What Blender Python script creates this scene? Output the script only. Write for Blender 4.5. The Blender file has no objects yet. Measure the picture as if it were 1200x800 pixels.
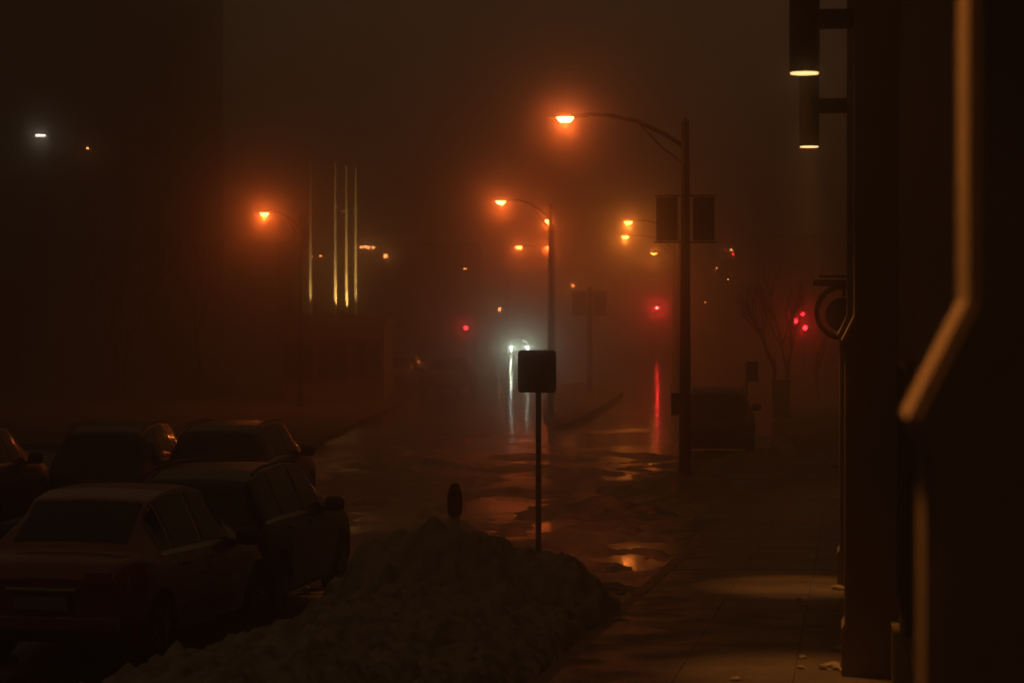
import bpy, bmesh, math, random
from mathutils import Vector, Matrix, noise
random.seed(7)
S = bpy.context.scene
R = math.radians
PI = math.pi

# ------------------------------------------------------------------ camera
F = 2833.0; CX = 600.0; HY = 374.0; CH = 3.4          # focal length in photo pixels, horizon row, eye height
cd = bpy.data.cameras.new('camera'); cam = bpy.data.objects.new('camera', cd)
S.collection.objects.link(cam); S.camera = cam
cam.location = (0, 0, CH)
cam.rotation_euler = (R(90) - math.atan((400 - HY) / F), 0, 0)
cd.lens = 85; cd.sensor_width = 36; cd.clip_start = 0.1; cd.clip_end = 3000
cd.dof.use_dof = True; cd.dof.focus_distance = 46; cd.dof.aperture_fstop = 2.6

# ------------------------------------------------------------------ world and exposure
W = bpy.data.worlds.new('World'); S.world = W; W.use_nodes = True
W.node_tree.nodes['Background'].inputs[0].default_value = (1.0, 0.56, 0.27, 1)
W.node_tree.nodes['Background'].inputs[1].default_value = 0.040
S.view_settings.view_transform = 'Standard'; S.view_settings.look = 'None'
S.view_settings.exposure = 0; S.view_settings.gamma = 1
FOG = 0.0142
LAMP = 190.0          # watts of one street lamp
c = S.cycles
c.max_bounces = 5; c.diffuse_bounces = 2; c.glossy_bounces = 3; c.transmission_bounces = 2
c.volume_bounces = 1; c.transparent_max_bounces = 6
c.sample_clamp_indirect = 1.5; c.sample_clamp_direct = 0
c.use_denoising = True; c.use_light_tree = True
c.caustics_reflective = False; c.caustics_refractive = False

COL = S.collection
# ------------------------------------------------------------------ materials
def mat(name, col, rough=0.6, metal=0.0, var=0.25, scale=3.0, bump=0.0, bscale=20, spec=0.5, emit=None, es=0, coat=0, wet=None):
    m = bpy.data.materials.new(name); m.use_nodes = True
    nt = m.node_tree; b = nt.nodes['Principled BSDF']
    b.inputs['Roughness'].default_value = rough; b.inputs['Metallic'].default_value = metal
    b.inputs['Specular IOR Level'].default_value = spec
    b.inputs['Coat Weight'].default_value = coat
    tc = nt.nodes.new('ShaderNodeTexCoord')
    n = nt.nodes.new('ShaderNodeTexNoise'); n.inputs['Scale'].default_value = scale; n.inputs['Detail'].default_value = 5
    nt.links.new(tc.outputs['Object'], n.inputs['Vector'])
    r = nt.nodes.new('ShaderNodeMix'); r.data_type = 'RGBA'
    r.inputs[6].default_value = (*[x * (1 - var) for x in col], 1); r.inputs[7].default_value = (*[min(1, x * (1 + var)) for x in col], 1)
    nt.links.new(n.outputs['Fac'], r.inputs[0]); nt.links.new(r.outputs[2], b.inputs['Base Color'])
    if bump:
        n2 = nt.nodes.new('ShaderNodeTexNoise'); n2.inputs['Scale'].default_value = bscale; n2.inputs['Detail'].default_value = 6
        nt.links.new(tc.outputs['Object'], n2.inputs['Vector'])
        bp = nt.nodes.new('ShaderNodeBump'); bp.inputs['Strength'].default_value = bump; bp.inputs['Distance'].default_value = 0.02
        nt.links.new(n2.outputs['Fac'], bp.inputs['Height']); nt.links.new(bp.outputs['Normal'], b.inputs['Normal'])
    if wet:
        mr = nt.nodes.new('ShaderNodeMapRange'); mr.inputs[1].default_value = 0.42; mr.inputs[2].default_value = 0.62
        mr.inputs[3].default_value = wet[0]; mr.inputs[4].default_value = wet[1]
        nt.links.new(n.outputs['Fac'], mr.inputs[0]); nt.links.new(mr.outputs[0], b.inputs['Roughness'])
    if emit:
        b.inputs['Emission Color'].default_value = (*emit, 1); b.inputs['Emission Strength'].default_value = es
    return m

def emis(name, col, s):
    m = bpy.data.materials.new(name); m.use_nodes = True; nt = m.node_tree
    b = nt.nodes['Principled BSDF']; b.inputs['Base Color'].default_value = (*[min(1, x) * .5 for x in col], 1)
    b.inputs['Emission Color'].default_value = (*col, 1); b.inputs['Emission Strength'].default_value = s
    return m

def road_mat():
    m = bpy.data.materials.new('wet_asphalt'); m.use_nodes = True; nt = m.node_tree; L = nt.links
    b = nt.nodes['Principled BSDF']
    tc = nt.nodes.new('ShaderNodeTexCoord')
    def no(scale, det, sx=1, sy=1):
        mp = nt.nodes.new('ShaderNodeMapping'); mp.inputs['Scale'].default_value = (sx, sy, 1); L.new(tc.outputs['Object'], mp.inputs[0])
        n = nt.nodes.new('ShaderNodeTexNoise'); n.inputs['Scale'].default_value = scale; n.inputs['Detail'].default_value = det
        L.new(mp.outputs[0], n.inputs['Vector']); return n.outputs['Fac']
    pud = no(.11, 5); slush = no(.42, 9, 1, .6); fine = no(30, 5); lump = no(4.5, 6); wave = no(9, 3)
    def rng(src, a, b, c_=0, d=1):
        n = nt.nodes.new('ShaderNodeMapRange'); n.inputs[1].default_value = a; n.inputs[2].default_value = b
        n.inputs[3].default_value = c_; n.inputs[4].default_value = d; L.new(src, n.inputs[0]); return n.outputs[0]
    def mth(op, a, b):
        n = nt.nodes.new('ShaderNodeMath'); n.operation = op
        for k, q in enumerate((a, b)):
            if isinstance(q, float): n.inputs[k].default_value = q
            else: L.new(q, n.inputs[k])
        return n.outputs[0]
    sx = nt.nodes.new('ShaderNodeSeparateXYZ'); L.new(tc.outputs['Object'], sx.inputs[0])
    far = rng(sx.outputs[1], 58, 82)                      # traffic keeps the avenue beyond the junction clear of slush
    sl = mth('MULTIPLY', rng(slush, .50, .60), rng(far, 0, 1, 1, .12)); pu = mth('MAXIMUM', rng(pud, .36, .56), far)
    mx = nt.nodes.new('ShaderNodeMix'); mx.data_type = 'RGBA'
    mx.inputs[6].default_value = (.035, .033, .032, 1); mx.inputs[7].default_value = (.17, .155, .14, 1)
    L.new(sl, mx.inputs[0]); L.new(mx.outputs[2], b.inputs['Base Color'])
    ro = mth('ADD', rng(pu, 0, 1, .38, .10), mth('MULTIPLY', sl, .35)); L.new(ro, b.inputs['Roughness'])
    b1 = nt.nodes.new('ShaderNodeBump'); b1.inputs['Distance'].default_value = .012; L.new(wave, b1.inputs['Height']); b1.inputs['Strength'].default_value = .16
    b3 = nt.nodes.new('ShaderNodeBump'); b3.inputs['Distance'].default_value = .05; L.new(lump, b3.inputs['Height']); L.new(sl, b3.inputs['Strength']); L.new(b1.outputs[0], b3.inputs['Normal'])
    b2 = nt.nodes.new('ShaderNodeBump'); b2.inputs['Distance'].default_value = .005; L.new(rng(pu, 0, 1, .6, .1), b2.inputs['Strength'])
    L.new(fine, b2.inputs['Height']); L.new(b3.outputs[0], b2.inputs['Normal']); L.new(b2.outputs[0], b.inputs['Normal'])
    return m

M = {}
M['road'] = road_mat()
M['slab'] = mat('paving_concrete', (.12, .105, .09), .7, var=.5, scale=1.3, bump=.5, bscale=30, wet=(.38, .7))
M['kerb'] = mat('kerb_stone', (.13, .12, .105), .6, var=.3, scale=4, bump=.4, bscale=25)
M['slush'] = mat('dark_wet_slush', (.10, .09, .08), .4, var=.5, scale=5, bump=.9, bscale=16)
M['snow'] = mat('dirty_snow', (.34, .30, .26), .75, var=.75, scale=4.5, bump=.9, bscale=9)
M['pole'] = mat('dark_painted_metal', (.022, .02, .019), .45, var=.3, scale=9)
M['galv'] = mat('galvanised_post', (.16, .155, .15), .5, metal=.6, var=.3, scale=12)
M['verge'] = mat('frozen_verge', (.045, .04, .032), .9, var=.4, scale=3, bump=.8, bscale=12)
M['banner'] = mat('banner_cloth', (.07, .055, .045), .85, var=.3, scale=3)
M['stone'] = mat('pilaster_stone', (.27, .21, .16), .7, var=.3, scale=2.4, bump=.35, bscale=14)
M['wall'] = mat('facade_render', (.2, .17, .14), .8, var=.3, scale=1.5, bump=.3, bscale=12)
M['bldg'] = mat('far_facade', (.15, .125, .1), .85, var=.35, scale=.5, bump=.3, bscale=5)
M['trim'] = mat('window_frame_paint', (.09, .08, .07), .5)
M['glass'] = mat('dark_glass', (.012, .012, .013), .08, var=.1, spec=.6)
M['rubber'] = mat('tyre_rubber', (.02, .02, .02), .8, bump=.3)
M['alloy'] = mat('alloy_wheel', (.10, .10, .10), .35, metal=.9)
M['chrome'] = mat('bright_trim', (.5, .5, .5), .2, metal=1)
M['plastic'] = mat('black_plastic', (.018, .018, .018), .5)
M['redpaint'] = mat('dark_red_car_paint', (.2, .022, .018), .35, metal=.0, var=.15, coat=1, wet=(.22, .4))
M['blackpaint'] = mat('black_car_paint', (.016, .016, .017), .35, metal=0, var=.2, coat=.4)
M['greypaint'] = mat('grey_car_paint', (.07, .068, .065), .4, metal=0, var=.2, coat=.4)
M['tail'] = mat('tail_lamp_plastic', (.25, .01, .01), .15, coat=1)
M['clear'] = mat('clear_lamp_plastic', (.35, .33, .3), .15, coat=1)
M['plate'] = mat('plate_white', (.2, .2, .18), .4)
M['bark'] = mat('dark_bark', (.05, .04, .03), .85, bump=.6)
M['sign'] = mat('sign_back_coat', (.13, .12, .11), .6, var=.2, scale=6)
M['signink'] = mat('sign_ink', (.03, .028, .026), .6)
M['signred'] = mat('sign_red_ink', (.16, .02, .015), .6)
M['pay'] = mat('pale_label', (.45, .42, .38), .6)
M['lens'] = emis('sodium_lens', (1.0, .19, .045), 56)
M['lens_far'] = emis('sodium_lens_amber', (1.0, .27, .04), 50)
M['white'] = emis('cool_white_lamp', (1.0, .9, .7), 16)
M['warm'] = emis('warm_lamp', (1.0, .58, .22), 2.2)
M['warmfar'] = emis('warm_far_lamp', (1.0, .32, .09), 22)
M['red'] = emis('red_signal_lens', (1.0, .03, .03), 1000)
M['redfar'] = emis('red_lens_small', (1.0, .012, .02), 55)
M['head'] = emis('headlight_glass', (.72, .86, 1.0), 260)

# ------------------------------------------------------------------ mesh helpers
class MB:
    def __init__(s): s.bm = bmesh.new()
    def box(s, x0, x1, y0, y1, z0, z1, bev=0):
        r = bmesh.ops.create_cube(s.bm, size=1)
        v = r['verts']
        for q in v: q.co = Vector((x0 + (q.co.x + .5) * (x1 - x0), y0 + (q.co.y + .5) * (y1 - y0), z0 + (q.co.z + .5) * (z1 - z0)))
        if bev:
            e = list({e for q in v for e in q.link_edges})
            bmesh.ops.bevel(s.bm, geom=e, offset=bev, segments=2, affect='EDGES', profile=.5)
        return s
    def tube(s, pts, rads, n=10, cap=True):
        pts = [Vector(p) for p in pts]
        if not isinstance(rads, (list, tuple)): rads = [rads] * len(pts)
        rings = []
        for i, p in enumerate(pts):
            d = (pts[min(i + 1, len(pts) - 1)] - pts[max(i - 1, 0)]).normalized()
            a = d.cross(Vector((0, 0, 1)))
            if a.length < .05: a = d.cross(Vector((0, 1, 0)))
            a.normalize(); b = d.cross(a)
            rings.append([s.bm.verts.new(p + (a * math.cos(2 * PI * k / n) + b * math.sin(2 * PI * k / n)) * rads[i]) for k in range(n)])
        for i in range(len(rings) - 1):
            for k in range(n):
                s.bm.faces.new((rings[i][k], rings[i][(k + 1) % n], rings[i + 1][(k + 1) % n], rings[i + 1][k]))
        if cap:
            s.bm.faces.new(rings[0][::-1]); s.bm.faces.new(rings[-1])
        return s
    def grid(s, rows):
        vs = [[s.bm.verts.new(p) for p in r] for r in rows]
        for i in range(len(vs) - 1):
            for j in range(len(vs[0]) - 1):
                s.bm.faces.new((vs[i][j], vs[i][j + 1], vs[i + 1][j + 1], vs[i + 1][j]))
        return vs
    def prism(s, poly, z0, z1):
        a = [s.bm.verts.new((x, y, z0)) for x, y in poly]; b = [s.bm.verts.new((x, y, z1)) for x, y in poly]
        n = len(poly)
        s.bm.faces.new(b); s.bm.faces.new(a[::-1])
        for i in range(n): s.bm.faces.new((a[i], a[(i + 1) % n], b[(i + 1) % n], b[i]))
        return s
    def xform(s, m): bmesh.ops.transform(s.bm, matrix=m, verts=s.bm.verts); return s
    def build(s, name, m, parent=None, smooth=False, loc=None):
        bmesh.ops.recalc_face_normals(s.bm, faces=s.bm.faces)
        me = bpy.data.meshes.new(name); s.bm.to_mesh(me); s.bm.free()
        if smooth:
            me.polygons.foreach_set('use_smooth', [True] * len(me.polygons)); 
            me.set_sharp_from_angle(angle=R(38))
        me.materials.append(M[m] if isinstance(m, str) else m)
        o = bpy.data.objects.new(name, me); COL.objects.link(o)
        if parent: o.parent = parent
        if loc: o.location = loc
        return o

def tag(o, label, cat, group=None):
    o['label'] = label; o['category'] = cat
    if group: o['group'] = group
    return o
def thing(name, label, cat, loc=(0, 0, 0), rz=0, group=None):
    o = bpy.data.objects.new(name, None); COL.objects.link(o); o.location = loc; o.rotation_euler = (0, 0, rz)
    o.empty_display_size = .2
    return tag(o, label, cat, group)
def struct(o): o['kind'] = 'structure'; return o
def kids(o): return [x for x in bpy.data.objects if x.parent == o]
def copy_tree(o, loc=None, rz=None, label=None, parent=None):
    n = o.copy(); COL.objects.link(n); n.parent = parent
    if loc is not None: n.location = loc
    if rz is not None: n.rotation_euler = (0, 0, rz)
    if label: n['label'] = label
    for ch in kids(o):
        copy_tree(ch, parent=n)
    return n
def X(px, D): return (px - CX) * D / F
def gnd(px, py, z=-.15):
    D = (CH - z) * F / (py - HY); return (X(px, D), D)
def spot(name, parent, loc, target, col, watt, angle, blend=.4, rad=.1):
    ld = bpy.data.lights.new(name, 'SPOT'); ld.color = col; ld.energy = watt; ld.spot_size = R(angle); ld.spot_blend = blend; ld.shadow_soft_size = rad
    o = bpy.data.objects.new(name, ld); COL.objects.link(o); o.parent = parent; o.location = loc
    o.rotation_euler = (Vector(target) - Vector(loc)).to_track_quat('-Z', 'Y').to_euler()
    return o

# ------------------------------------------------------------------ ground, roads, pavements
struct(MB().box(-330, 330, -30, 600, -.6, -.15).build('road', 'road'))

def curb_x(D): return .84 + .18 * (D - 26.3)
def wall_x(D): return 3.17 + .129 * (D - 23)
pav = struct(MB().prism([(curb_x(4) + .16, 4), (wall_x(4) + .9, 4), (wall_x(41) + .9, 41), (curb_x(41) + .16, 41)], -.14, -.03).build('sidewalk', 'kerb'))
D0 = 4.0; rows = []
while D0 < 40.5:
    rows.append(D0); D0 += 1.52
g = .004
for i in range(len(rows) - 1):
    a, b = rows[i] + g, rows[i + 1] - g
    for f0, f1 in ((0, .36), (.36, .71), (.71, 1.0)):
        def px_(D, f): return curb_x(D) + .153 + (wall_x(D) + .45 - curb_x(D) - .153) * f
        dz = random.uniform(-.006, .006)
        MB().prism([(px_(a, f0) + g, a), (px_(a, f1) - g, a), (px_(b, f1) - g, b), (px_(b, f0) + g, b)], -.029, dz).build('paving_slab', 'slab', pav)
for i in range(len(rows) - 1):
    a, b = rows[i] + .006, rows[i + 1] - .006
    MB().prism([(curb_x(a), a), (curb_x(a) + .15, a), (curb_x(b) + .15, b), (curb_x(b), b)], -.149, random.uniform(-.004, .006)).build('kerbstone', 'kerb', pav)

# far pavement on the right, island under the near lamp, median island
def far_x(D): return 6.9 + .085 * (D - 56)
struct(MB().prism([(far_x(56), 56), (60, 56), (60, 300), (far_x(300), 300)], -.148, 0.0).build('far_pavement', 'verge'))
med = [gnd(*p) for p in ((634, 492), (655, 507), (690, 491), (720, 472), (733, 461), (722, 454), (662, 452), (640, 466))]
def chaikin(p, n=2):
    for _ in range(n):
        p = [q for a, b in zip(p, p[1:] + p[:1]) for q in ((a[0] * .75 + b[0] * .25, a[1] * .75 + b[1] * .25), (a[0] * .25 + b[0] * .75, a[1] * .25 + b[1] * .75))]
    return p
med = chaikin(med)
struct(MB().prism(med, -.148, 0.05).build('median_island', 'verge'))
struct(MB().prism([(-60, 66), (-5.5, 66), (-4.6, 100), (-5.2, 300), (-60, 300)], -.148, 0).build('left_pavement', 'verge'))

# ------------------------------------------------------------------ snow
def fbm(x, y, s, o=4):
    return noise.fractal(Vector((x * s, y * s, 3.1)), 1.0, 2.0, o)
def interp(tab, x):
    if x <= tab[0][0]: return tab[0][1]
    for (a, b), (c_, d) in zip(tab, tab[1:]):
        if x <= c_:
            t = (x - a) / (c_ - a); t = t * t * (3 - 2 * t); return b + (d - b) * t
    return tab[-1][1]
crest = [(-2.35, 0), (-2.05, .45), (-1.72, .9), (-1.3, 1.02), (-.95, 1.14), (-.55, 1.12), (-.2, .95), (.05, .8), (.4, .76), (.72, .72), (.95, .5), (1.25, .1), (1.45, 0)]
def mound(x, y):
    h = interp(crest, x)
    d = (y - 28.4) / (1.5 if y < 28.4 else 1.2)
    a = h * max(0, 1 - abs(d) ** 1.7) if abs(d) < 1 else 0
    # lower bank running along the kerb towards the camera
    l = -3.62 + .27 * (y - 24.5) + .35; r = curb_x(y) + .05 + .2 * fbm(0, y, .8)
    t = (x - l) / (r - l)
    b = 0
    if 0 < t < 1 and y < 28.5: b = .50 * math.sin(PI * t) ** .7 * min(1, (28.5 - y) / 1.5) * (1 + .25 * fbm(x, y, .7))
    k = max(a, b) + .35 * min(a, b)
    if k > 0.02: k += .15 * fbm(x, y, 1.6) + .06 * fbm(x, y, 6, 3) + .10 * (.35 - abs(noise.noise(Vector((x * 3.1, y * 3.1, 5))))) + .02 * abs(noise.noise(Vector((x * 11, y * 11, 0))))
    if k > .05:
        d_ = noise.voronoi(Vector((x * 3.6, y * 3.6, 1)))[0]; k += .16 * min(.4, d_[1] - d_[0])
    return k
NX, NY = 190, 260
rowsv = []
for j in range(NY + 1):
    y = 18.5 + 12.0 * j / NY
    rr = []
    for i in range(NX + 1):
        x = -4.7 + 6.7 * i / NX
        h = mound(x, y)
        e = min(i, NX - i, j, NY - j) / 4
        rr.append((x, y, -.17 + min(1, e) * max(0, h)))
    rowsv.append(rr)
m_ = MB(); m_.grid(rowsv); sb = m_.build('snow_bank', 'snow', smooth=True)
tag(sb, 'large ploughed bank of dirty snow heaped round the parking meter and sign post', 'snow bank', 'banks of ploughed snow')

def small_mound(cx, cy, rx, ry, h, label, sd=0, hard=1.5):
    rows_ = []
    n = 40
    for j in range(n + 1):
        rr = []
        for i in range(n + 1):
            u, v = i / n * 2 - 1, j / n * 2 - 1
            d = math.hypot(u, v) + .3 * fbm(u * 1.3 + sd, v * 1.3 - sd, 1.4) * math.hypot(u, v)
            d = min(1.2, max(d, abs(u) ** 8, abs(v) ** 8))
            z = h * max(0, 1 - d ** hard) * (1 + .8 * fbm(u * rx + sd, v * ry, 1.1)) + (.16 * h * fbm(u * rx + sd, v * ry, 4) if d < .95 else 0)
            rr.append((cx + u * rx, cy + v * ry, -.165 + max(0, z)))
        rows_.append(rr)
    q = MB(); q.grid(rows_)
    return tag(q.build('snow_bank', 'slush', smooth=True), label, 'snow bank', 'banks of ploughed snow')
small_mound(3.4, 49.6, 1.7, 2.0, .34, 'low snow heap round the foot of the bannered street lamp', 2)
small_mound(1.7, 44.5, 1.5, 1.6, .22, 'thin slushy heap of snow on the street left of the bannered lamp', 5)
small_mound(6.2, 57, 2.4, 1.8, .45, 'snow heap in front of the parked van on the right', 9)
mx_ = sum(p[0] for p in med) / 8; my_ = sum(p[1] for p in med) / 8
small_mound(3.2, 41.3, 2.6, .9, .16, 'low slush ridge across the far corner of the sidewalk', 33)
small_mound(.9, 31.6, 1.1, .5, .12, 'thin tongue of slush lying off the kerb past the sign post', 21)

def chunk(px, py, s, label, z=0.0):
    D = (CH - z) * F / (py - HY); q = MB()
    bmesh.ops.create_icosphere(q.bm, subdivisions=2, radius=1)
    sd = random.random() * 50
    for v in q.bm.verts:
        v.co *= (1 + .4 * noise.noise(v.co * 1.6 + Vector((sd, 0, 0))))
        v.co = Vector((v.co.x * s * 1.3, v.co.y * s, max(v.co.z, -.5) * s * .6 + s * .25))
    o = q.build('snow_chunk', 'snow', smooth=True, loc=(X(px, D), D, z + .004))
    tag(o, label, 'snow chunk', 'loose lumps of snow on the sidewalk')
chunk(975, 784, .085, 'larger of the snow lumps lying in the light pool by the near pilaster foot')
chunk(984, 762, .06, 'faint snow lump just behind the large one at the near pilaster foot')
chunk(990, 787, .05, 'small snow lump touching the near pilaster foot')
chunk(982, 691, .07, 'snow lump in the far light pool at the foot of the far pilaster')
chunk(698, 709, .06, 'snow lump on the kerb beside the snow bank')
chunk(727, 697, .05, 'small snow lump further along the kerb from the snow bank')
chunk(862, 797, .04, 'tiny lump of snow in the middle of the walkway at the near light pool')

# churned slush left on the street, thicker towards the sidewalk corner
rows_ = []
for j in range(421):
    y = 31 + 34 * j / 420; rr = []
    for i in range(181):
        x = -4.5 + 9.5 * i / 180
        rut = .5 + .5 * math.sin((x - .12 * y) * 3.4 + .8 * fbm(x, y, .15))
        h = fbm(x * 1.0, y * .55, .75, 5) + .22 * rut - .20
        k = max(0, h) * .16 + (.02 * max(0, fbm(x, y, 5, 3)) if h > 0 else 0)
        e = min(i, 180 - i, j, 420 - j) / 10
        rr.append((x, y, -.155 + min(1, e) * min(.11, k)))
    rows_.append(rr)
q = MB(); q.grid(rows_); rs = q.build('road_slush', 'slush', smooth=True); rs['kind'] = 'stuff'
random.seed(41)
for k in range(12):
    D = random.uniform(23.2, 31.5); xx = wall_x(D) + .1 - .06 - abs(random.gauss(0, .35)); s0 = random.uniform(.015, .035)
    q = MB(); bmesh.ops.create_icosphere(q.bm, subdivisions=1, radius=1)
    for v in q.bm.verts: v.co = Vector((v.co.x * s0 * 1.3, v.co.y * s0, (max(v.co.z, -.5) * .6 + .25) * s0)) * (1 + .3 * random.random())
    tag(q.build('snow_crumb', 'snow', smooth=True, loc=(xx, D, .004)), 'tiny crumb of snow scattered on the dark paving near the wall', 'snow crumb', 'crumbs of snow on the sidewalk')

# ------------------------------------------------------------------ corner building on the right
U = Vector((.128, .9918, 0)); N = Vector((-.9918, .128, 0))
bld = thing('corner_building', 'tall dark stone building with moulded pilasters along the right of the sidewalk', 'building', (wall_x(4.8), 4.8, 0))
org = Vector((wall_x(4.8), 4.8, 0))
def bpt(D, out, z, slide=0):
    p = Vector((wall_x(D), D, 0)) + N * out + U * slide; return p - org + Vector((0, 0, z))
HT = 12.0
prof = [(0, .03), (.45, .03), (.50, 0), (3.10, 0), (3.20, .035), (3.44, -.085), (HT, -.085)]
def pilaster(D, depth=.42, inward=1.1, pf=prof):
    q = MB(); rings = []
    for z, o in pf:
        s_ = o
        pts = [bpt(D, o, z), bpt(D, o, z, depth), bpt(D, -inward, z, depth), bpt(D, -inward, z)]
        rings.append([q.bm.verts.new(p) for p in pts])
    for a, b in zip(rings, rings[1:]):
        for k in range(4): q.bm.faces.new((a[k], a[(k + 1) % 4], b[(k + 1) % 4], b[k]))
    q.bm.faces.new(rings[0][::-1]); q.bm.faces.new(rings[-1])
    e = [e for e in q.bm.edges if abs((e.verts[0].co - e.verts[1].co).normalized().z) > .5]
    bmesh.ops.bevel(q.bm, geom=e, offset=.018, segments=2, affect='EDGES')
    return q.build('pilaster', 'stone', bld)
for D, dp in ((4.85, .42), (23.0, .7), (30.4, .8)): pilaster(D, dp)
# setback wall, bays with plinth, windows
q = MB(); p0, p1 = bpt(3.9, -.5, 0), bpt(33.5, -.5, 0); p2, p3 = bpt(33.5, -6, 0), bpt(3.9, -6, 0)
q.prism([(p.x, p.y) for p in (p0, p1, p2, p3)], 0, HT - .05); q.build('wall', 'wall', bld)
q = MB(); ps = [bpt(3.7, -.43, 0), bpt(33.7, -.43, 0), bpt(33.7, -.497, 0), bpt(3.7, -.497, 0)]
q.prism([(p.x, p.y) for p in ps], .01, .55); q.build('plinth', 'stone', bld)
rz = math.atan2(U.y, U.x)
for D in (8, 12, 16, 20, 26.8):
    for z in (1.0, 8.4):
        p = bpt(D, -.498, 0)
        q = MB(); h = 2.0
        w_ = 1.1
        q.box(-w_ - .07, w_ + .07, 0, .07, z - .07, z); q.box(-w_ - .07, w_ + .07, 0, .07, z + h, z + h + .07)
        for xx in (-w_ - .07, -.035, w_): q.box(xx, xx + .07, 0, .068, z + .001, z + h - .001)
        fr = q.build('window', 'trim', bld); fr.location = p; fr.rotation_euler = (0, 0, rz)
        gq = MB().box(-w_, w_, .005, .02, z, z + h).build('pane', 'glass', fr)
# cylinder wall lamps
def wall_lamp(D, label, bottom, rad=.145, off=.39, watt=800, ang=34):
    pos = Vector((wall_x(D), D, 0)) + N * off
    t = thing('wall_lamp', label, 'wall lamp', (pos.x, pos.y, bottom), rz, 'cylinder wall lamps on the corner building')
    q = MB(); q.tube([(0, 0, 0), (0, 0, 1.25)], rad, 28); 
    q.build('housing', 'pole', t, smooth=True)
    MB().box(-.06, .06, -off - .08 if False else -(off + .12), -rad + .01, .42, .60).build('bracket', 'pole', t)
    q = MB(); q.tube([(0, 0, -.014), (0, 0, -.002)], rad * .93, 28); q.build('lens', 'warm', t)
    spot('beam', t, (0, 0, -.03), (0, 0, -3), (1, .34, .06), watt, ang, 1.0, .10)
    return t
wall_lamp(23.22, 'larger and higher black cylinder wall lamp at the top of the frame', 5.77)
wall_lamp(30.75, 'smaller and lower black cylinder wall lamp, further along the facade', 5.6, .125)
wall_lamp(5.1, 'black cylinder wall lamp above the nearest pilaster, out of the frame', 5.6, .145, .5, 400, 70)

# round bracket on the far pilaster
rb = thing('hanging_bracket', 'black round iron frame under a flat arm projecting from the far pilaster', 'bracket', (X(987, 31.4), 31.4, 3.49))
q = MB(); n = 40
ring = [(.33 * math.cos(2 * PI * k / n), 0, .33 * math.sin(2 * PI * k / n)) for k in range(n + 1)]
q.tube(ring, .035, 8); q.build('ring', 'pole', rb, smooth=True)
q = MB(); q.tube([(0, -.03, -.03), (0, .03, -.03)], .22, 24); q.build('disc', 'plastic', rb)
MB().box(-.38, .35, -.05, .05, .34, .42, .01).build('arm', 'pole', rb)
MB().box(-.30, .35, -.02, .02, .45, .48).build('upper_rail', 'pole', rb)
q = MB(); q.tube([(.02, 0, .2), (.02, 0, .345)], .02, 8); q.tube([(.22, 0, -.03), (.6, 0, -.03)], .02, 8); q.build('hanger', 'pole', rb)

# ------------------------------------------------------------------ street lamps
SOD = (1.0, .13, .014); AMB = (1.0, .215, .022)
def lamp_head(t, x, z, big=1.0):
    q = MB()
    # cobra head: lofted shell along -x
    st = [(.36, .05, .05), (.2, .10, .07), (0, .15, .09), (-.22, .17, .10), (-.38, .14, .08), (-.46, .05, .04)]
    rings = []
    for sx, w_, h in st:
        rings.append([q.bm.verts.new((x + sx, w_ * math.cos(a * PI / 6), z + .02 + max(-.01, h * math.sin(a * PI / 6)))) for a in range(12)])
    for a, b in zip(rings, rings[1:]):
        for k in range(12): q.bm.faces.new((a[k], a[(k + 1) % 12], b[(k + 1) % 12], b[k]))
    q.bm.faces.new(rings[0]); q.bm.faces.new(rings[-1][::-1])
    h = q.build('lamp_head', 'pole', t, smooth=True)
    return h
def lens(t, x, z, m):
    q = MB(); rings = []
    for dz, rx, ry in ((0.006, .18, .12), (-.05, .155, .10), (-.10, .10, .06)):
        rings.append([q.bm.verts.new((x - .1 + rx * math.cos(a * PI / 8), ry * math.sin(a * PI / 8), z + dz)) for a in range(16)])
    for a, b in zip(rings, rings[1:]):
        for k in range(16): q.bm.faces.new((a[k], a[(k + 1) % 16], b[(k + 1) % 16], b[k]))
    q.bm.faces.new(rings[0]); q.bm.faces.new(rings[-1][::-1])
    return q.build('lamp_lens', m, t, smooth=True)
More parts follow.
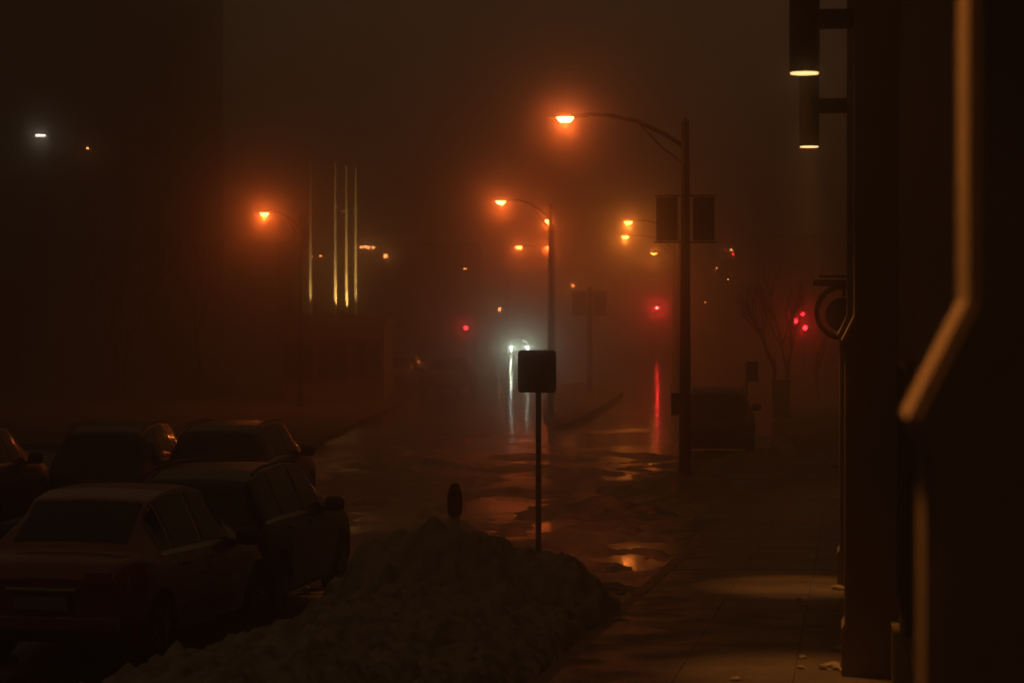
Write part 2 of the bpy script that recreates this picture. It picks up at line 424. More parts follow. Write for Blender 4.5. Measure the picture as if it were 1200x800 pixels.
def street_lamp(pxpole, D, pxhead, yhead, label, m='lens', col=SOD, watt=1.0, z0=-.15, pole_r=.105, spotk=1.2):
    """pole at pxpole; head hangs pxhead-pxpole away (local -x)"""
    x0 = X(pxpole, D); hz = CH + (HY - yhead) * D / F
    t = thing('street_lamp', label, 'street lamp', (x0, D, z0), 0, 'sodium street lamps')
    H = hz - z0 - .0
    L_ = abs(X(pxpole, D) - X(pxhead, D)); sgn = 1 if pxhead > pxpole else -1
    a = max(L_, 1.2)
    if L_ < 1.2:                       # arm points towards or away from the viewer
        ang = math.acos(min(1, L_ / 2.2)); a = 2.2
        t.rotation_euler = (0, 0, ang if sgn < 0 else PI - ang)
        sgn = -1
    elif sgn > 0:
        t.rotation_euler = (0, 0, PI)
    MB().tube([(0, 0, 0), (0, 0, 1.1), (0, 0, H * .99)], [pole_r * 1.15, pole_r, pole_r * .62], 14).build('pole', 'pole', t, smooth=True)
    q = MB(); q.tube([(0, 0, 0), (0, 0, .09), (0, 0, .22), (0, 0, .35)], [pole_r * 1.9, pole_r * 1.9, pole_r * 1.5, pole_r * 1.2], 12); q.build('base', 'pole', t, smooth=True)
    hx = -a
    q = MB()
    pts = [(0, 0, H - .62), (-.18 * a, 0, H - .34), (-.42 * a, 0, H - .08), (-.66 * a, 0, H + .05), (-.85 * a, 0, H + .07), (hx + .22, 0, H + .05)]
    q.tube(pts, [.05, .045, .04, .036, .032, .03], 8)
    q.tube([(0, 0, H - .98), (-.2 * a, 0, H - .62), (-.42 * a, 0, H - .08)], .02, 8)
    q.build('arm', 'pole', t, smooth=True)
    h = lamp_head(t, hx, H)
    lens(t, hx, H, m)
    ld = bpy.data.lights.new('lamp_light', 'POINT'); ld.color = col; ld.energy = LAMP * watt * .35; ld.shadow_soft_size = .03
    lo = bpy.data.objects.new('lamp_light', ld); COL.objects.link(lo); lo.parent = t; lo.location = (hx - .1, 0, H - .16)
    spot('lamp_beam', t, (hx - .1, 0, H - .17), (hx - .1, 0, 0), col, LAMP * watt * spotk, 168, .5, .03)
    return t, H
L1, H1 = street_lamp(803, 50, 668, 138, 'nearest tall street lamp carrying two banners and a control box, lit orange', pole_r=.125, watt=.58, spotk=.8)
# banners on the near lamp
def banner(t, sx, z0, z1, x0, x1):
    b = MB().box(min(sx * x0, sx * x1), max(sx * x0, sx * x1), -.012, .012, z0, z1).build('banner', 'banner', t)
    for zz in (z0 - .03, z1 + .03):
        q = MB(); q.tube([(sx * .05, 0, zz), (sx * (x1 + .04), 0, zz)], .017, 8); q.build('banner_rod', 'pole', t)
for sx in (-1, 1): banner(L1, sx, 5.02 + .15, 5.92 + .15, .16, .60)
MB().box(-.29, -.11, -.07, .09, 1.42 + .15, 1.88 + .15, .02).build('control_box', 'pole', L1)
MB().box(-.03, .03, -.03, .03, H1 * .99, H1 * .99 + .07).build('photocell', 'plastic', L1)

street_lamp(352, 94, 313, 250, 'orange street lamp standing alone at the left in front of the flagpoles', watt=2.3)
street_lamp(645, 85, 590, 236, 'orange street lamp up and left of the slim lit pole, higher of the middle pair', watt=1.1)
street_lamp(648, 103, 641, 261, 'orange street lamp on the slim pole right behind the square street sign', watt=1.5, pole_r=.085)
street_lamp(795, 104, 739, 260, 'amber street lamp, upper of the two stacked over the bright road', 'lens_far', AMB, watt=1.05, spotk=5.5)
street_lamp(790, 120, 735, 277, 'amber street lamp, lower of the two stacked over the bright road', 'lens_far', AMB, watt=1.05, spotk=5.5)
street_lamp(647, 136, 610, 289, 'small far orange lamp between the two brighter middle lamps', watt=1.5)
street_lamp(650, 138, 642, 291, 'small far orange lamp seen just under the slim pole lamp head', watt=1.5)
street_lamp(800, 158, 768, 297, 'faint far amber lamp below and right of the stacked pair', 'lens_far', AMB, watt=1.6, spotk=2)
street_lamp(700, 250, 672, 334, 'faintest farthest amber lamp left of the bright road in the fog', 'lens_far', AMB, watt=1.5)

# banner post on the median
bp = thing('banner_post', 'dark bannered post on the median, dim in the fog left of the bright road', 'banner post', (X(691, 112), 112, 0))
MB().tube([(0, 0, 0), (0, 0, 4.9)], [.14, .10], 12).build('post', 'pole', bp, smooth=True)
for sx in (-1, 1): banner(bp, sx, 3.62, 4.66, .14, .80)

# ------------------------------------------------------------------ square street sign
D = 29.2; s_ = F / D
sg = thing('street_sign', 'square dark parking sign on a slim post rising from the snow bank', 'street sign', (X(631, D), D, -.14), R(4))
MB().box(-.032, .032, -.02, .02, 0, 3.16).build('post', 'galv', sg)
w_ = .232; zt = CH + (HY - 410) / s_ + .14; zb = CH + (HY - 460) / s_ + .14
q = MB(); q.prism([(0, 0)] and [(x_, y_) for x_, y_ in [(-w_ + .03, -.0), (w_ - .03, 0)]] + [(w_, .03), (w_, zt - zb - .03), (w_ - .03, zt - zb), (-w_ + .03, zt - zb), (-w_, zt - zb - .03), (-w_, .03)], -.002, .002)
q.xform(Matrix.Translation((-.02, -.026, zb)) @ Matrix.Rotation(R(90), 4, 'X'))
pl = q.build('sign_plate', 'sign', sg)
q = MB(); rr_ = .075; cx_, cz_ = -.135, zt - .15
q.tube([(cx_ + rr_ * math.cos(k * PI / 16), -.030, cz_ + rr_ * 1.15 * math.sin(k * PI / 16)) for k in range(33)], .008, 6)
q.tube([(cx_ - .05, -.031, cz_ + .06), (cx_ + .05, -.031, cz_ - .06)], .008, 6)
q.build('no_parking_ring', 'signred', pl)
q = MB(); q.box(cx_ - .03, cx_ - .014, -.032, -.029, cz_ - .055, cz_ + .055)
q.tube([(cx_ - .02, -.030, cz_ + .05), (cx_ + .02, -.030, cz_ + .045), (cx_ + .03, -.030, cz_ + .025), (cx_ + .02, -.030, cz_ + .003), (cx_ - .02, -.030, cz_)], .007, 6)
q.build('letter_p', 'signink', pl)
for zz in (zb + .07, zt - .07):
    q = MB(); q.tube([(-.0, -.036, zz), (-.0, -.026, zz)], .012, 8); q.build('bolt', 'chrome', sg)

# small rectangular sign on the far pavement
D = 69; ss = thing('parking_sign', 'small dark sign flag on a thin post right of the parked van', 'street sign', (X(875, D), D, 0))
MB().tube([(0, 0, 0), (0, 0, 2.2)], .03, 8).build('post', 'galv', ss)
MB().box(.04, .33, -.012, .012, 1.62, 2.2).build('sign_plate', 'sign', ss)

# ------------------------------------------------------------------ parking meter
D = 28.9
pm = thing('parking_meter', 'round topped parking meter sticking out of the snow bank crest', 'parking meter', (X(533, D), D, -.1))
MB().tube([(0, 0, 0), (0, 0, 1.1)], .03, 12).build('post', 'galv', pm, smooth=True)
MB().box(-.055, .055, -.05, .05, 1.02, 1.16, .012).build('coin_box', 'galv', pm)
MB().box(-.045, .045, -.054, -.0505, 1.05, 1.13).build('label_plate', 'pay', pm)
q = MB(); pr = [(-.085, 1.16), (.085, 1.16), (.092, 1.3), (.088, 1.42), (.06, 1.50), (.045, 1.545), (-.025, 1.55), (-.06, 1.50), (-.088, 1.42), (-.092, 1.3)]
q.prism(pr, -.06, .06); q.xform(Matrix.Rotation(R(90), 4, 'X'))
e = [e for e in q.bm.edges]; bmesh.ops.bevel(q.bm, geom=e, offset=.012, segments=2, affect='EDGES')
q.build('meter_head', 'pole', pm, smooth=True)
MB().box(-.05, .05, -.066, -.0605, 1.36, 1.44).build('display', 'glass', pm)
MB().box(-.02, .02, -.068, -.0605, 1.22, 1.30).build('coin_slot', 'galv', pm)

# ------------------------------------------------------------------ cars
def lerp_tab(tab, x):
    if x <= tab[0][0]: return tab[0][1]
    for (a, b), (c_, d) in zip(tab, tab[1:]):
        if x <= c_: t = (x - a) / (c_ - a); return b + (d - b) * t
    return tab[-1][1]
class Car:
    def __init__(s, L, W_, top, belt, wheels, wr, low=.24):
        s.L, s.W, s.top, s.belt, s.wh, s.wr, s.low = L, W_, top, belt, wheels, wr, low
    def sec(s, f):
        y = f * s.L
        tp = lerp_tab(s.top, f); bl = min(lerp_tab(s.belt, f), tp - .03)
        d = min(y, s.L - y); e = max(0, 1 - d / .7); w = s.W / 2 - .2 * e ** 2.2
        lo = s.low + .12 * max(0, 1 - d / .25)
        for wy in s.wh:
            dd = abs(y - wy); Rr = s.wr + .06
            if dd < Rr: lo = max(lo, s.wr + math.sqrt(Rr * Rr - dd * dd) * .98)
        tt = tp - bl; k = min(1, tt / .40)
        pts = [(w - .05, lo), (w - .01, max(lo, .42)), (w, max(lo + .01, .62)), (w - .015, max(lo + .02, bl - .14)), (w - .06, max(lo + .03, bl)),
               (w - .07 - .11 * k, bl + .5 * tt), (w - .09 - .2 * k, bl + .88 * tt), (w * .72 - .06 * k, tp - .012), (w * .4, tp + .006), (0, tp + .014)]
        # round the nose and tail in plan
        yo = y - s.L / 2
        out = []
        for i, (x, z) in enumerate(pts):
            bulge = 0
            if d < .35:
                b_ = (1 - d / .35) * (.10 * (abs(z - .6) / .5) ** 2 + .05)
                bulge = b_ if y < s.L / 2 else -b_
            cv = .10 * e * (x / (s.W / 2)) ** 3
            out.append(Vector((x, yo + bulge + (cv if y < s.L / 2 else -cv), z)))
        return out
    def P(s, f, u):
        a = s.sec(f); i = min(int(u), 8); t = u - i
        return a[i].lerp(a[i + 1], t)
    def panel(s, f0, f1, u0, u1, off, side=1, nf=8, nu=5, mirror=False):
        q = MB(); rows_ = []
        us = [u0 + (u1 - u0) * j / nu for j in range(nu + 1)]
        if mirror: full = [(u, -1) for u in us] + [(u, 1) for u in us[::-1][1 if abs(us[-1] - 9) < 1e-6 else 0:]]
        else: full = [(u, side) for u in us]
        for i in range(nf + 1):
            f = f0 + (f1 - f0) * i / nf; row = []
            for u, sd in full:
                p = s.P(f, u); a = s.P(min(1, f + .005), u) - s.P(max(0, f - .005), u); b = s.P(f, min(9, u + .05)) - s.P(f, max(0, u - .05))
                n_ = a.cross(b).normalized()
                if n_.dot(Vector((p.x, 0, p.z - .5))) < 0: n_ = -n_
                p = p + n_ * off; row.append((p.x * sd, p.y, p.z))
            rows_.append(row)
        q.grid(rows_); return q
    def build(s, t, paint, rimm='alloy', suv=False):
        q = MB(); NS = 72
        fs = [i / NS for i in range(NS + 1)]
        rows_ = []
        for f in fs:
            a = s.sec(f); rows_.append([(-p.x, p.y, p.z) for p in a] + [tuple(p) for p in a[::-1][1:]])
        vs = q.grid(rows_)
        q.bm.faces.new(vs[0]); q.bm.faces.new(vs[-1][::-1])
        body = q.build('body', paint, t, smooth=True)
        hl = s.L / 2
        MB().box(-s.W / 2 + .12, s.W / 2 - .12, -hl + .35, hl - .35, .2, .72).build('underbody', 'plastic', t)
        for y in s.wh:
            for sd in (-1, 1):
                yy = y - hl; x1 = s.W / 2 - .03
                q = MB(); r0 = s.wr
                q.tube([(sd * (x1 - .2), yy, r0), (sd * (x1 - .19), yy, r0), (sd * (x1 - .02), yy, r0), (sd * x1, yy, r0)], [r0 - .03, r0, r0, r0 - .03], 24)
                ty = q.build('wheel', 'rubber', t, smooth=True)
                q = MB(); q.tube([(sd * (x1 - .05), yy, r0), (sd * (x1 + .006), yy, r0)], [r0 * .6, r0 * .62], 20)
                for k in range(5):
                    a = k * 2 * PI / 5
                    q.tube([(sd * (x1 + .012), yy + .05 * math.cos(a), r0 + .05 * math.sin(a)), (sd * (x1 + .012), yy + r0 * .6 * math.cos(a), r0 + r0 * .6 * math.sin(a))], .02, 6)
                q.build('rim', rimm, ty)
        return body

def mirror(t, sd, x, y, z):
    q = MB(); bmesh.ops.create_uvsphere(q.bm, u_segments=16, v_segments=10, radius=1)
    for v in q.bm.verts:
        v.co = Vector((math.copysign(abs(v.co.x) ** .7, v.co.x) * .13, v.co.y * .07 + v.co.x * sd * -.02, math.copysign(abs(v.co.z) ** .7, v.co.z) * .095))
        v.co += Vector((sd * (x + .17), y, z + .03))
    q.tube([(sd * (x - .03), y, z - .06), (sd * (x + .1), y, z - .01)], .03, 8)
    h = q.build('wing_mirror', 'plastic', t, smooth=True)
    return h

def sedan(name, label, cat, loc, rz, paint, group=None):
    cr = Car(4.35, 1.78, [(0, .84), (.03, .98), (.07, 1.02), (.13, 1.06), (.27, 1.52), (.36, 1.59), (.5, 1.605), (.58, 1.55), (.76, 1.03), (.85, .97), (.95, .84), (1, .66)],
             [(0, .95), (.2, .99), (.7, .94), (1, .8)], (.78, 3.5), .325)
    t = thing(name, label, cat, loc, rz, group)
    cr.build(t, paint)
    cr.panel(.155, .262, 7.2, 9, .007, mirror=True).build('rear_window', 'glass', t, smooth=True)
    cr.panel(.61, .75, 7.2, 9, .007, mirror=True).build('windscreen', 'glass', t, smooth=True)
    for sd in (-1, 1):
        cr.panel(.21, .27, 4.3, 6.0, .007, sd).build('quarter_window', 'glass', t, smooth=True)
        cr.panel(.29, .445, 4.25, 6.4, .007, sd).build('side_window', 'glass', t, smooth=True)
        cr.panel(.47, .65, 4.25, 6.3, .007, sd).build('side_window', 'glass', t, smooth=True)
        cr.panel(.205, .67, 4.05, 4.2, .009, sd, nf=16, nu=1).build('belt_trim', 'chrome', t, smooth=True)
        for f in (.285, .457, .68): cr.panel(f - .0012, f + .0012, 1.0, 4.0, .004, sd, nf=1, nu=6).build('door_seam', 'plastic', t)
        cr.panel(.0, .065, 2.6, 4.4, .012, sd).build('tail_light', 'tail', t, smooth=True)
        x0 = s0 = None
        MB().box(min(sd * .42, sd * .66), max(sd * .42, sd * .66), -2.175 + .025, -2.10, .80, .93, .01).build('tail_light', 'tail', t)
        cr.panel(.93, .995, 3.0, 4.6, .010, sd).build('headlight', 'clear', t, smooth=True)
        for f in (.31, .49):
            p = cr.P(f, 3.4); MB().box(min(sd * p.x, sd * (p.x + .03)), max(sd * p.x, sd * (p.x + .03)), p.y, p.y + .17, p.z - .015, p.z + .015, .006).build('door_handle', paint, t)
        mirror(t, sd, .78, .78, .98)
    MB().box(-.26, .26, -2.175, -2.09, .56, .68, .004).build('number_plate', 'plate', t)
    MB().box(-.74, .74, -2.195, -2.08, .36, .50, .02).build('rear_bumper', paint, t)
    MB().box(-.34, .34, -2.165, -2.09, .735, .765, .005).build('trunk_trim', 'chrome', t)
    for sd in (-1, 1): MB().box(min(sd * .5, sd * .68), max(sd * .5, sd * .68), -2.204, -2.15, .41, .445).build('reflector', 'tail', t)
    return t
def suv(name, label, cat, loc, rz, paint, group=None):
    cr = Car(4.6, 1.86, [(0, .95), (.02, 1.15), (.05, 1.32), (.1, 1.56), (.2, 1.65), (.4, 1.68), (.56, 1.64), (.62, 1.56), (.75, 1.14), (.84, 1.08), (.95, .98), (1, .74)],
             [(0, 1.05), (.2, 1.08), (.7, 1.04), (1, .9)], (.85, 3.65), .36, low=.27)
    t = thing(name, label, cat, loc, rz, group)
    cr.build(t, paint)
    cr.panel(.032, .09, 7.1, 9, .007, mirror=True).build('rear_window', 'glass', t, smooth=True)
    cr.panel(.64, .74, 7.2, 9, .007, mirror=True).build('windscreen', 'glass', t, smooth=True)
    for sd in (-1, 1):
        cr.panel(.09, .22, 4.3, 6.3, .007, sd).build('quarter_window', 'glass', t, smooth=True)
        cr.panel(.24, .42, 4.25, 6.4, .007, sd).build('side_window', 'glass', t, smooth=True)
        cr.panel(.44, .60, 4.25, 6.3, .007, sd).build('side_window', 'glass', t, smooth=True)
        cr.panel(.61, .68, 4.25, 5.6, .007, sd).build('corner_window', 'glass', t, smooth=True)
        cr.panel(.09, .68, 4.05, 4.2, .009, sd, nf=16, nu=1).build('belt_trim', 'chrome', t, smooth=True)
        for f in (.235, .43, .66): cr.panel(f - .0012, f + .0012, 1.0, 4.0, .004, sd, nf=1, nu=6).build('door_seam', 'plastic', t)
        cr.panel(.0, .05, 3.0, 4.9, .012, sd).build('tail_light', 'tail', t, smooth=True)
        cr.panel(.94, .995, 3.0, 4.6, .010, sd).build('headlight', 'clear', t, smooth=True)
        q = MB(); q.tube([tuple(Vector((sd * (cr.P(f, 7).x - .0), cr.P(f, 7).y, cr.P(f, 7).z + .04))) for f in (.14, .2, .3, .4, .5, .55)], .017, 6); q.build('roof_rail', 'pole', t, smooth=True)
        for f in (.27, .46):
            p = cr.P(f, 3.4); MB().box(min(sd * p.x, sd * (p.x + .03)), max(sd * p.x, sd * (p.x + .03)), p.y, p.y + .18, p.z - .016, p.z + .016, .006).build('door_handle', paint, t)
        mirror(t, sd, .82, .66, 1.10)
    MB().box(-.26, .26, -2.31, -2.2, .72, .85, .004).build('number_plate', 'plate', t)
    MB().box(-.78, .78, -2.33, -2.2, .42, .6, .02).build('rear_bumper', 'plastic', t)
    return t
def facing(px, D, deg): return (X(px, D), D, -.15), -R(deg)
# red car: rear bottom-left of the picture, heading away to the right
hd = R(13)
l = Vector((X(62, 24.9), 24.9, -.15)) + Vector((math.sin(hd), math.cos(hd), 0)) * 2.1
redcar = sedan('parked_car', 'dark red sedan with its rear lamps toward the viewer, nearest car at lower left', 'car', l, -hd, 'redpaint', 'parked cars'); redcar.scale = (1.13, 1.12, 1.07)
hd = R(10)
l = Vector((-2.36 - .95, 31.2, -.15)) - Vector((math.sin(hd), math.cos(hd), 0)) * .66
blk = suv('parked_suv', 'black SUV with a big wing mirror, just beyond the dark red sedan', 'car', l, -hd, 'blackpaint', 'parked cars')
blk.scale = (1.05,) * 3
# row behind
p2 = copy_tree(blk, (X(-35, 41), 40.5, -.15), -R(4), 'dim SUV cut by the left picture edge in the back parking row')
p3 = copy_tree(blk, (X(150, 42.5), 42.5, -.15), -R(3), 'dim SUV in the back parking row, above the red sedan roof')
p4 = copy_tree(blk, (X(285, 43), 43, -.15), -R(6), 'dim SUV in the back parking row, rightmost, above the black SUV roof')
p5 = copy_tree(redcar, (X(525, 118), 118, -.15), -R(-168), 'dark far car parked left of the oncoming headlights, glints on its nose')
for ch in kids(p5):
    if ch.name.startswith(('body', 'door_handle', 'rear_bumper')):
        ch.data = ch.data.copy(); ch.data.materials[0] = M['greypaint']
p6 = copy_tree(p5, (X(470, 124), 124, -.15), -R(-168), 'faint far car parked behind the glinting one at the left kerb')
p7 = copy_tree(blk, (X(847, 63), 64.5, -.15), -R(5), 'dark boxy SUV seen from behind, parked just right of the bannered lamp')

# oncoming car with headlights on
onc = copy_tree(blk, (X(609, 222), 224.3, -.15), PI - R(1), 'oncoming vehicle in the fog with both white headlights on')
onc['group'] = 'moving cars'
for sd in (-1, 1):
    for dz, r_ in ((.93, .09), (.62, .05)):
        q = MB(); q.tube([(sd * .70, 2.2, dz), (sd * .70, 2.36, dz)], r_, 12); q.build('headlamp_unit', 'head', onc)
    spot('headlight_beam', onc, (sd * .70, 2.40, .85), (sd * .70 * .6, 80, -.7), (.76, 1.0, .68), 480, 14, 1.0, .09)

# ------------------------------------------------------------------ traffic signals
def signal(px, D, py, label, watt, far=True, stop=0, arm=0.0, m='red'):
    z = CH + (HY - py) * D / F
    t = thing('traffic_signal', label, 'traffic signal', (X(px, D) + arm, D, -.15), 0, 'red traffic signals')
    zz = z + .15
    q = MB(); q.tube([(0, 0, 0), (0, 0, zz + (.6 if arm else .35))], .08, 8); q.build('post', 'pole', t)
    if arm: q = MB(); q.tube([(0, 0, zz + .5), (-arm - .2, 0, zz + .55)], .05, 8); q.build('mast_arm', 'pole', t)
    h = MB().box(-arm - .17, -arm + .17, -.12, .12, zz - .78, zz + .22, .02).build('signal_head', 'plastic', t)
    for k, mm in enumerate((m, 'glass', 'glass')):
        q = MB(); q.tube([(-arm, -.15, zz - .3 * k), (-arm, -.121, zz - .3 * k)], .13, 14); q.build('signal_lens', mm, h)
        q = MB(); q.tube([(-arm - .14, -.2, zz - .3 * k + .06), (-arm - .1, -.2, zz - .3 * k + .13), (-arm, -.2, zz - .3 * k + .16), (-arm + .1, -.2, zz - .3 * k + .13), (-arm + .14, -.2, zz - .3 * k + .06)], .014, 5); q.build('visor', 'plastic', h)
    if watt: spot('signal_light', t, (-arm, -.22, zz), (-arm, -20, zz - .7), (1, .02, .02), watt, 20, .9, .1)
signal(770, 240, 361, 'bright red traffic signal hanging over the wet road, reflected below', 260, arm=2.2)
signal(546, 160, 384, 'small red signal low at the left of the oncoming headlights', 1, m='redfar')
signal(932, 150, 376, 'red signal left of the trio beside the round bracket', 1, m='redfar')
signal(940, 165, 368, 'highest red signal of the trio beside the round bracket', .6, m='redfar')
signal(943, 140, 384, 'lowest red signal of the trio beside the round bracket', .6, m='redfar')

# ------------------------------------------------------------------ bare trees, cabinet
def bare_tree(x, y, h, label, sd, stems=2, z=0):
    random.seed(sd)
    t = thing('bare_tree', label, 'tree', (x, y, z), 0, 'bare street trees')
    tr = MB(); cr = MB()
    def grow(p, d, L_, r, lv):
        q = p + d * L_ * .5 + Vector((random.uniform(-.05, .05), random.uniform(-.05, .05), 0)) * L_
        e_ = p + d * L_
        (tr if lv == 0 else cr).tube([p, q, e_], [r, r * .85, r * .68], 6 if lv < 3 else 4, cap=False)
        if lv >= 5: return
        for k in range(2 if lv < 1 else random.choice((2, 3, 3))):
            a = random.uniform(0, 2 * PI); sp = random.uniform(.25, .62)
            nd = (d + Vector((math.cos(a), math.sin(a), .25)) * sp).normalized()
            grow(p + d * L_ * random.uniform(.62, 1), nd, L_ * random.uniform(.62, .82), r * .62, lv + 1)
    for k in range(stems):
        grow(Vector((.16 * (k * 2 - stems + 1), 0, 0)), Vector((.05 * (k * 2 - 1), 0, 1)).normalized(), h * .30, .085, 0)
    tr.build('trunk', 'bark', t, smooth=True); cr.build('crown', 'bark', t)
    return t
bare_tree(X(916, 87), 87, 6.6, 'bare twin stemmed tree behind the utility cabinet on the right', 3)
bare_tree(X(960, 98), 98, 7.0, 'bare tree close beside the facade edge on the far right pavement', 8, 1)
bare_tree(X(143, 104), 104, 9.5, 'bare tree left of the lone lamp, against the dark left building', 5, 2)
bare_tree(X(232, 108), 108, 9.0, 'bare tree nearer the lone lamp, against the dark left building', 15, 1)
random.seed(11)
cb = thing('utility_cabinet', 'dark utility cabinet standing under the bare tree on the right', 'utility cabinet', (X(915, 84), 84, 0))
MB().box(-.3, .3, -.25, .25, 0, 1.22, .02).build('cabinet_body', 'pole', cb)
MB().box(-.34, .34, -.29, .29, 1.225, 1.29, .01).build('lid', 'pole', cb)
for sd in (-1, 1): MB().box(min(sd * .01, sd * .27), max(sd * .01, sd * .27), -.262, -.252, .08, 1.15).build('cabinet_door', 'galv', cb)

# ------------------------------------------------------------------ background buildings
def building(name, label, x0, x1, y0, y1, h, nx, floors, z=-.14, m='bldg', fl=3.0, base=1.0, w_=.6):
    t = thing(name, label, 'building', (x0, y0, z))
    MB().box(0, x1 - x0, 0, y1 - y0, 0, h).build('wall', m, t)
    MB().box(-.12, x1 - x0 + .12, -.12, y1 - y0 + .12, h + .003, h + .3).build('parapet', 'kerb', t)
    wm = gm = None
    pitch = (x1 - x0) / nx
    for f in range(floors):
        for i in range(nx):
            cx_ = pitch * (i + .5)
            if wm is None:
                q = MB()
                q.box(-w_ - .08, w_ + .08, -.09, -.003, -.08, 0); q.box(-w_ - .08, w_ + .08, -.08, -.003, 1.6, 1.68)
                q.box(-w_ - .08, -w_, -.08, -.003, .001, 1.599); q.box(w_, w_ + .08, -.08, -.003, .001, 1.599); q.box(-.03, .03, -.07, -.003, .001, 1.599)
                fo = q.build('window', 'trim', t); wm = fo.data
                go = MB().box(-w_, w_, -.03, -.004, 0, 1.6).build('pane', 'glass', fo); gm = go.data
            else:
                fo = bpy.data.objects.new('window', wm); COL.objects.link(fo); fo.parent = t
                go = bpy.data.objects.new('pane', gm); COL.objects.link(go); go.parent = fo
            fo.location = (cx_, 0, base + f * fl)
    return t
lb = building('apartment_building', 'tall dark building barely visible in the fog at the left', -62, X(262, 152), 140, 152, 24.2, 10, 7)
for i in range(11):
    MB().box(-.14, .14, -.30, -.004, 0, 24.1).build('pier', 'bldg', lb, loc=((X(262, 152) + 62) / 10 * i, 0, 0))
low = building('low_building', 'long low flat-roofed building under the row of flagpoles', X(330, 104), X(450, 104), 104, 112, 3.3, 3, 1)
building('shop_building', 'far three storey building lost in the fog behind the flagpoles', X(325, 190), X(560, 190), 190, 210, 9.3, 7, 3)
building('office_building', 'far dark building at the right beyond the bare tree', X(885, 178), X(1010, 178), 178, 195, 9.5, 4, 2)
building('corner_block', 'farthest building lost in the fog right of the bannered lamp', X(805, 205), X(990, 205), 205, 230, 9.2, 6, 3)

def wall_light(px, D, py, label, m='warmfar', sx=.16, sz=.10, y=None):
    z = CH + (HY - py) * D / F
    t = thing('wall_light', label, 'wall light', (X(px, D), D, z), 0, 'small lights on the far buildings')
    MB().box(-sx - .04, sx + .04, -.10, -.003, sz, sz + .08, .01).build('lamp_cap', 'pole', t)
    MB().box(-sx, sx, -.09, -.004, -sz, sz - .003, .01).build('lamp_glass', m, t)
    return t
wl = wall_light(48, 139.6, 159, 'white horizontal wall light high on the dark left building', 'white', .26, .05)
wall_light(103, 139.6, 174, 'tiny faint light right of the white wall light', 'warmfar', .05, .04)
for px, py, lb_ in ((424, 289, 'leftmost of the four tiny orange lights beside the flagpoles'), (428, 288, 'second from left of the four tiny lights beside the flagpoles'),
                    (432, 289, 'third of the four tiny lights beside the flagpoles'), (438, 289, 'rightmost of the four tiny orange lights beside the flagpoles')):
    wall_light(px, 189.7, py + 1, lb_, 'warmfar', .10, .09)
wall_light(452, 189.7, 300, 'single brighter orange light right of the tiny four', 'warmfar', .14, .16)
wall_light(366, 189.7, 301, 'dim orange light just right of the tallest flagpole', 'warmfar', .06, .06)
wall_light(376, 189.7, 300, 'dim orange light between the tallest flagpole and the other three', 'warmfar', .06, .06)
wall_light(545, 189.7, 315, 'faint light on the right end of the far three storey building', 'warmfar', .09, .05)
wall_light(857, 204.7, 293, 'pale light high on the farthest right building', 'warmfar', .10, .08)
wall_light(859, 204.7, 298, 'small red light just under the pale one on the farthest right building', 'redfar', .07, .05)
for px, py, lb_ in ((840, 314, 'faint speck of light left on the farthest right building'), (853, 327, 'faint speck of light in the middle of the farthest right building'), (826, 354, 'faint low speck of light near the bannered lamp pole')):
    wall_light(px, 204.7, py, lb_, 'warmfar', .05, .04)

# amber beacon mast and horizontal gantry
gt = thing('signal_gantry', 'faint horizontal mast arm with a small amber light left of the slim pole', 'gantry', (X(594, 205), 205, -.15))
q = MB(); q.tube([(0, 0, 0), (0, 0, 7.9)], .10, 8); q.build('post', 'galv', gt)
q = MB(); q.tube([(0, 0, 7.5), (-4.2, 0, 7.6)], .06, 8); q.build('mast_arm', 'galv', gt)
MB().box(-.75, -.5, -.15, .1, 4.25, 4.55, .02).build('beacon', 'warmfar', gt)

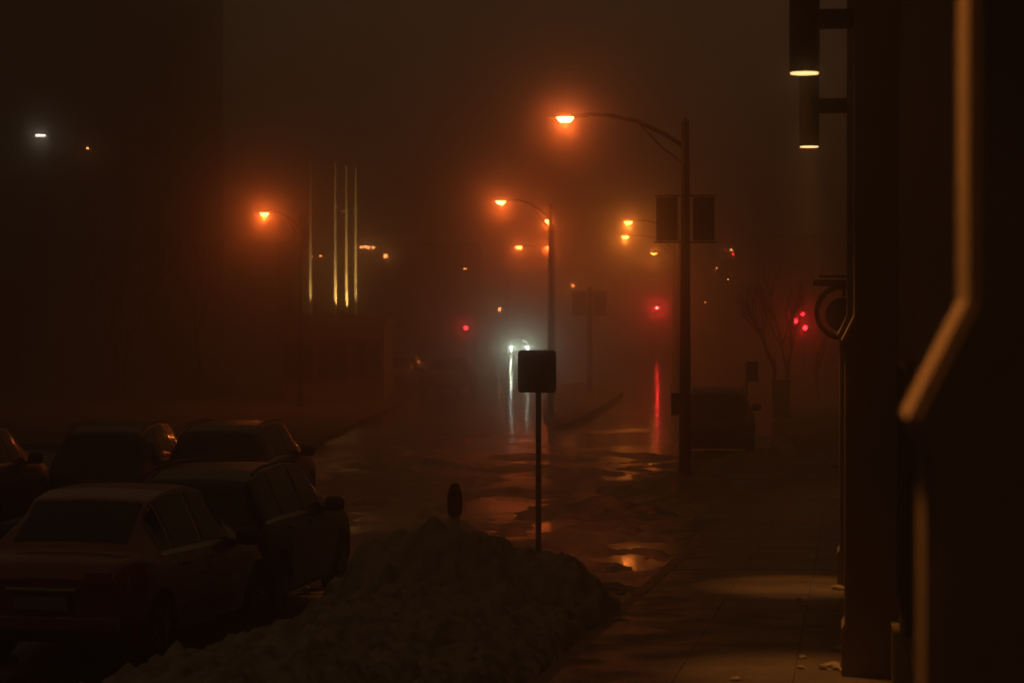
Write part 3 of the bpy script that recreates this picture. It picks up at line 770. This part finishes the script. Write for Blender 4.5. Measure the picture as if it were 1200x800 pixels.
# ------------------------------------------------------------------ flagpoles with up-lights
for i, (px, yb, br, D) in enumerate(((364, 237, 15, 105.5), (393, 243, 6, 107), (406, 247, 6, 108), (417, 247, 4, 109))):
    z0 = 3.475
    top = CH + (HY - yb) * D / F - z0
    lab = ['tallest lit flagpole with the long cross bar, leftmost of the four', 'second lit flagpole from the left, just right of the wide gap', 'third lit flagpole from the left, closely between two others', 'rightmost of the four lit flagpoles'][i]
    t = thing('flagpole', lab, 'flagpole', (X(px, D), D, z0 - .005), 0, 'lit flagpoles on the low building')
    m_ = MB(); m_.tube([(0, 0, 0), (0, 0, top), (0, 0, top + 2.0)], [.075, .06, .04], 10); m_.build('pole', 'pay', t, smooth=True)
    q = MB(); q.tube([(-br * D / F, 0, top), (.12, 0, top)], .03, 8); q.build('cross_bar', 'pay', t)
    q = MB(); q.tube([(0, 0, 0), (0, 0, .08)], .18, 12); q.build('base_plate', 'galv', t)
    q = MB(); q.tube([(0, -1.5, .0), (0, -1.5, .16)], .09, 10); q.build('uplight', 'plastic', t)
    spot('uplight_beam', t, (0, -1.5, .18), (0, -.02, 2.3), (1, .56, .13), 750, 74, .6, .05)
    spot('beam', t, (0, -.12, top + .05), (0, -.12, top + 5), (1, .62, .18), 500, 5, .9, .05)

# ------------------------------------------------------------------ haze
hz_ = MB().box(-380, 380, -60, 640, -1.6, 25.2).build('haze', M['glass'])
hz_['kind'] = 'stuff'
hm = bpy.data.materials.new('haze_air'); hm.use_nodes = True; nt = hm.node_tree; nt.nodes.clear()
o = nt.nodes.new('ShaderNodeOutputMaterial'); v = nt.nodes.new('ShaderNodeVolumePrincipled')
# real fog scatters mostly straight on, with a faint broad part
v2 = nt.nodes.new('ShaderNodeVolumePrincipled'); ad = nt.nodes.new('ShaderNodeAddShader')
for q, share, g_ in ((v, .58, .985), (v2, .42, .45)):
    q.inputs['Color'].default_value = (.95, .92, .88, 1); q.inputs['Density'].default_value = FOG * share; q.inputs['Anisotropy'].default_value = g_
nt.links.new(v.outputs[0], ad.inputs[0]); nt.links.new(v2.outputs[0], ad.inputs[1]); nt.links.new(ad.outputs[0], o.inputs['Volume'])
hz_.data.materials.clear(); hz_.data.materials.append(hm)
hm.cycles.homogeneous_volume = True if hasattr(hm.cycles, 'homogeneous_volume') else False
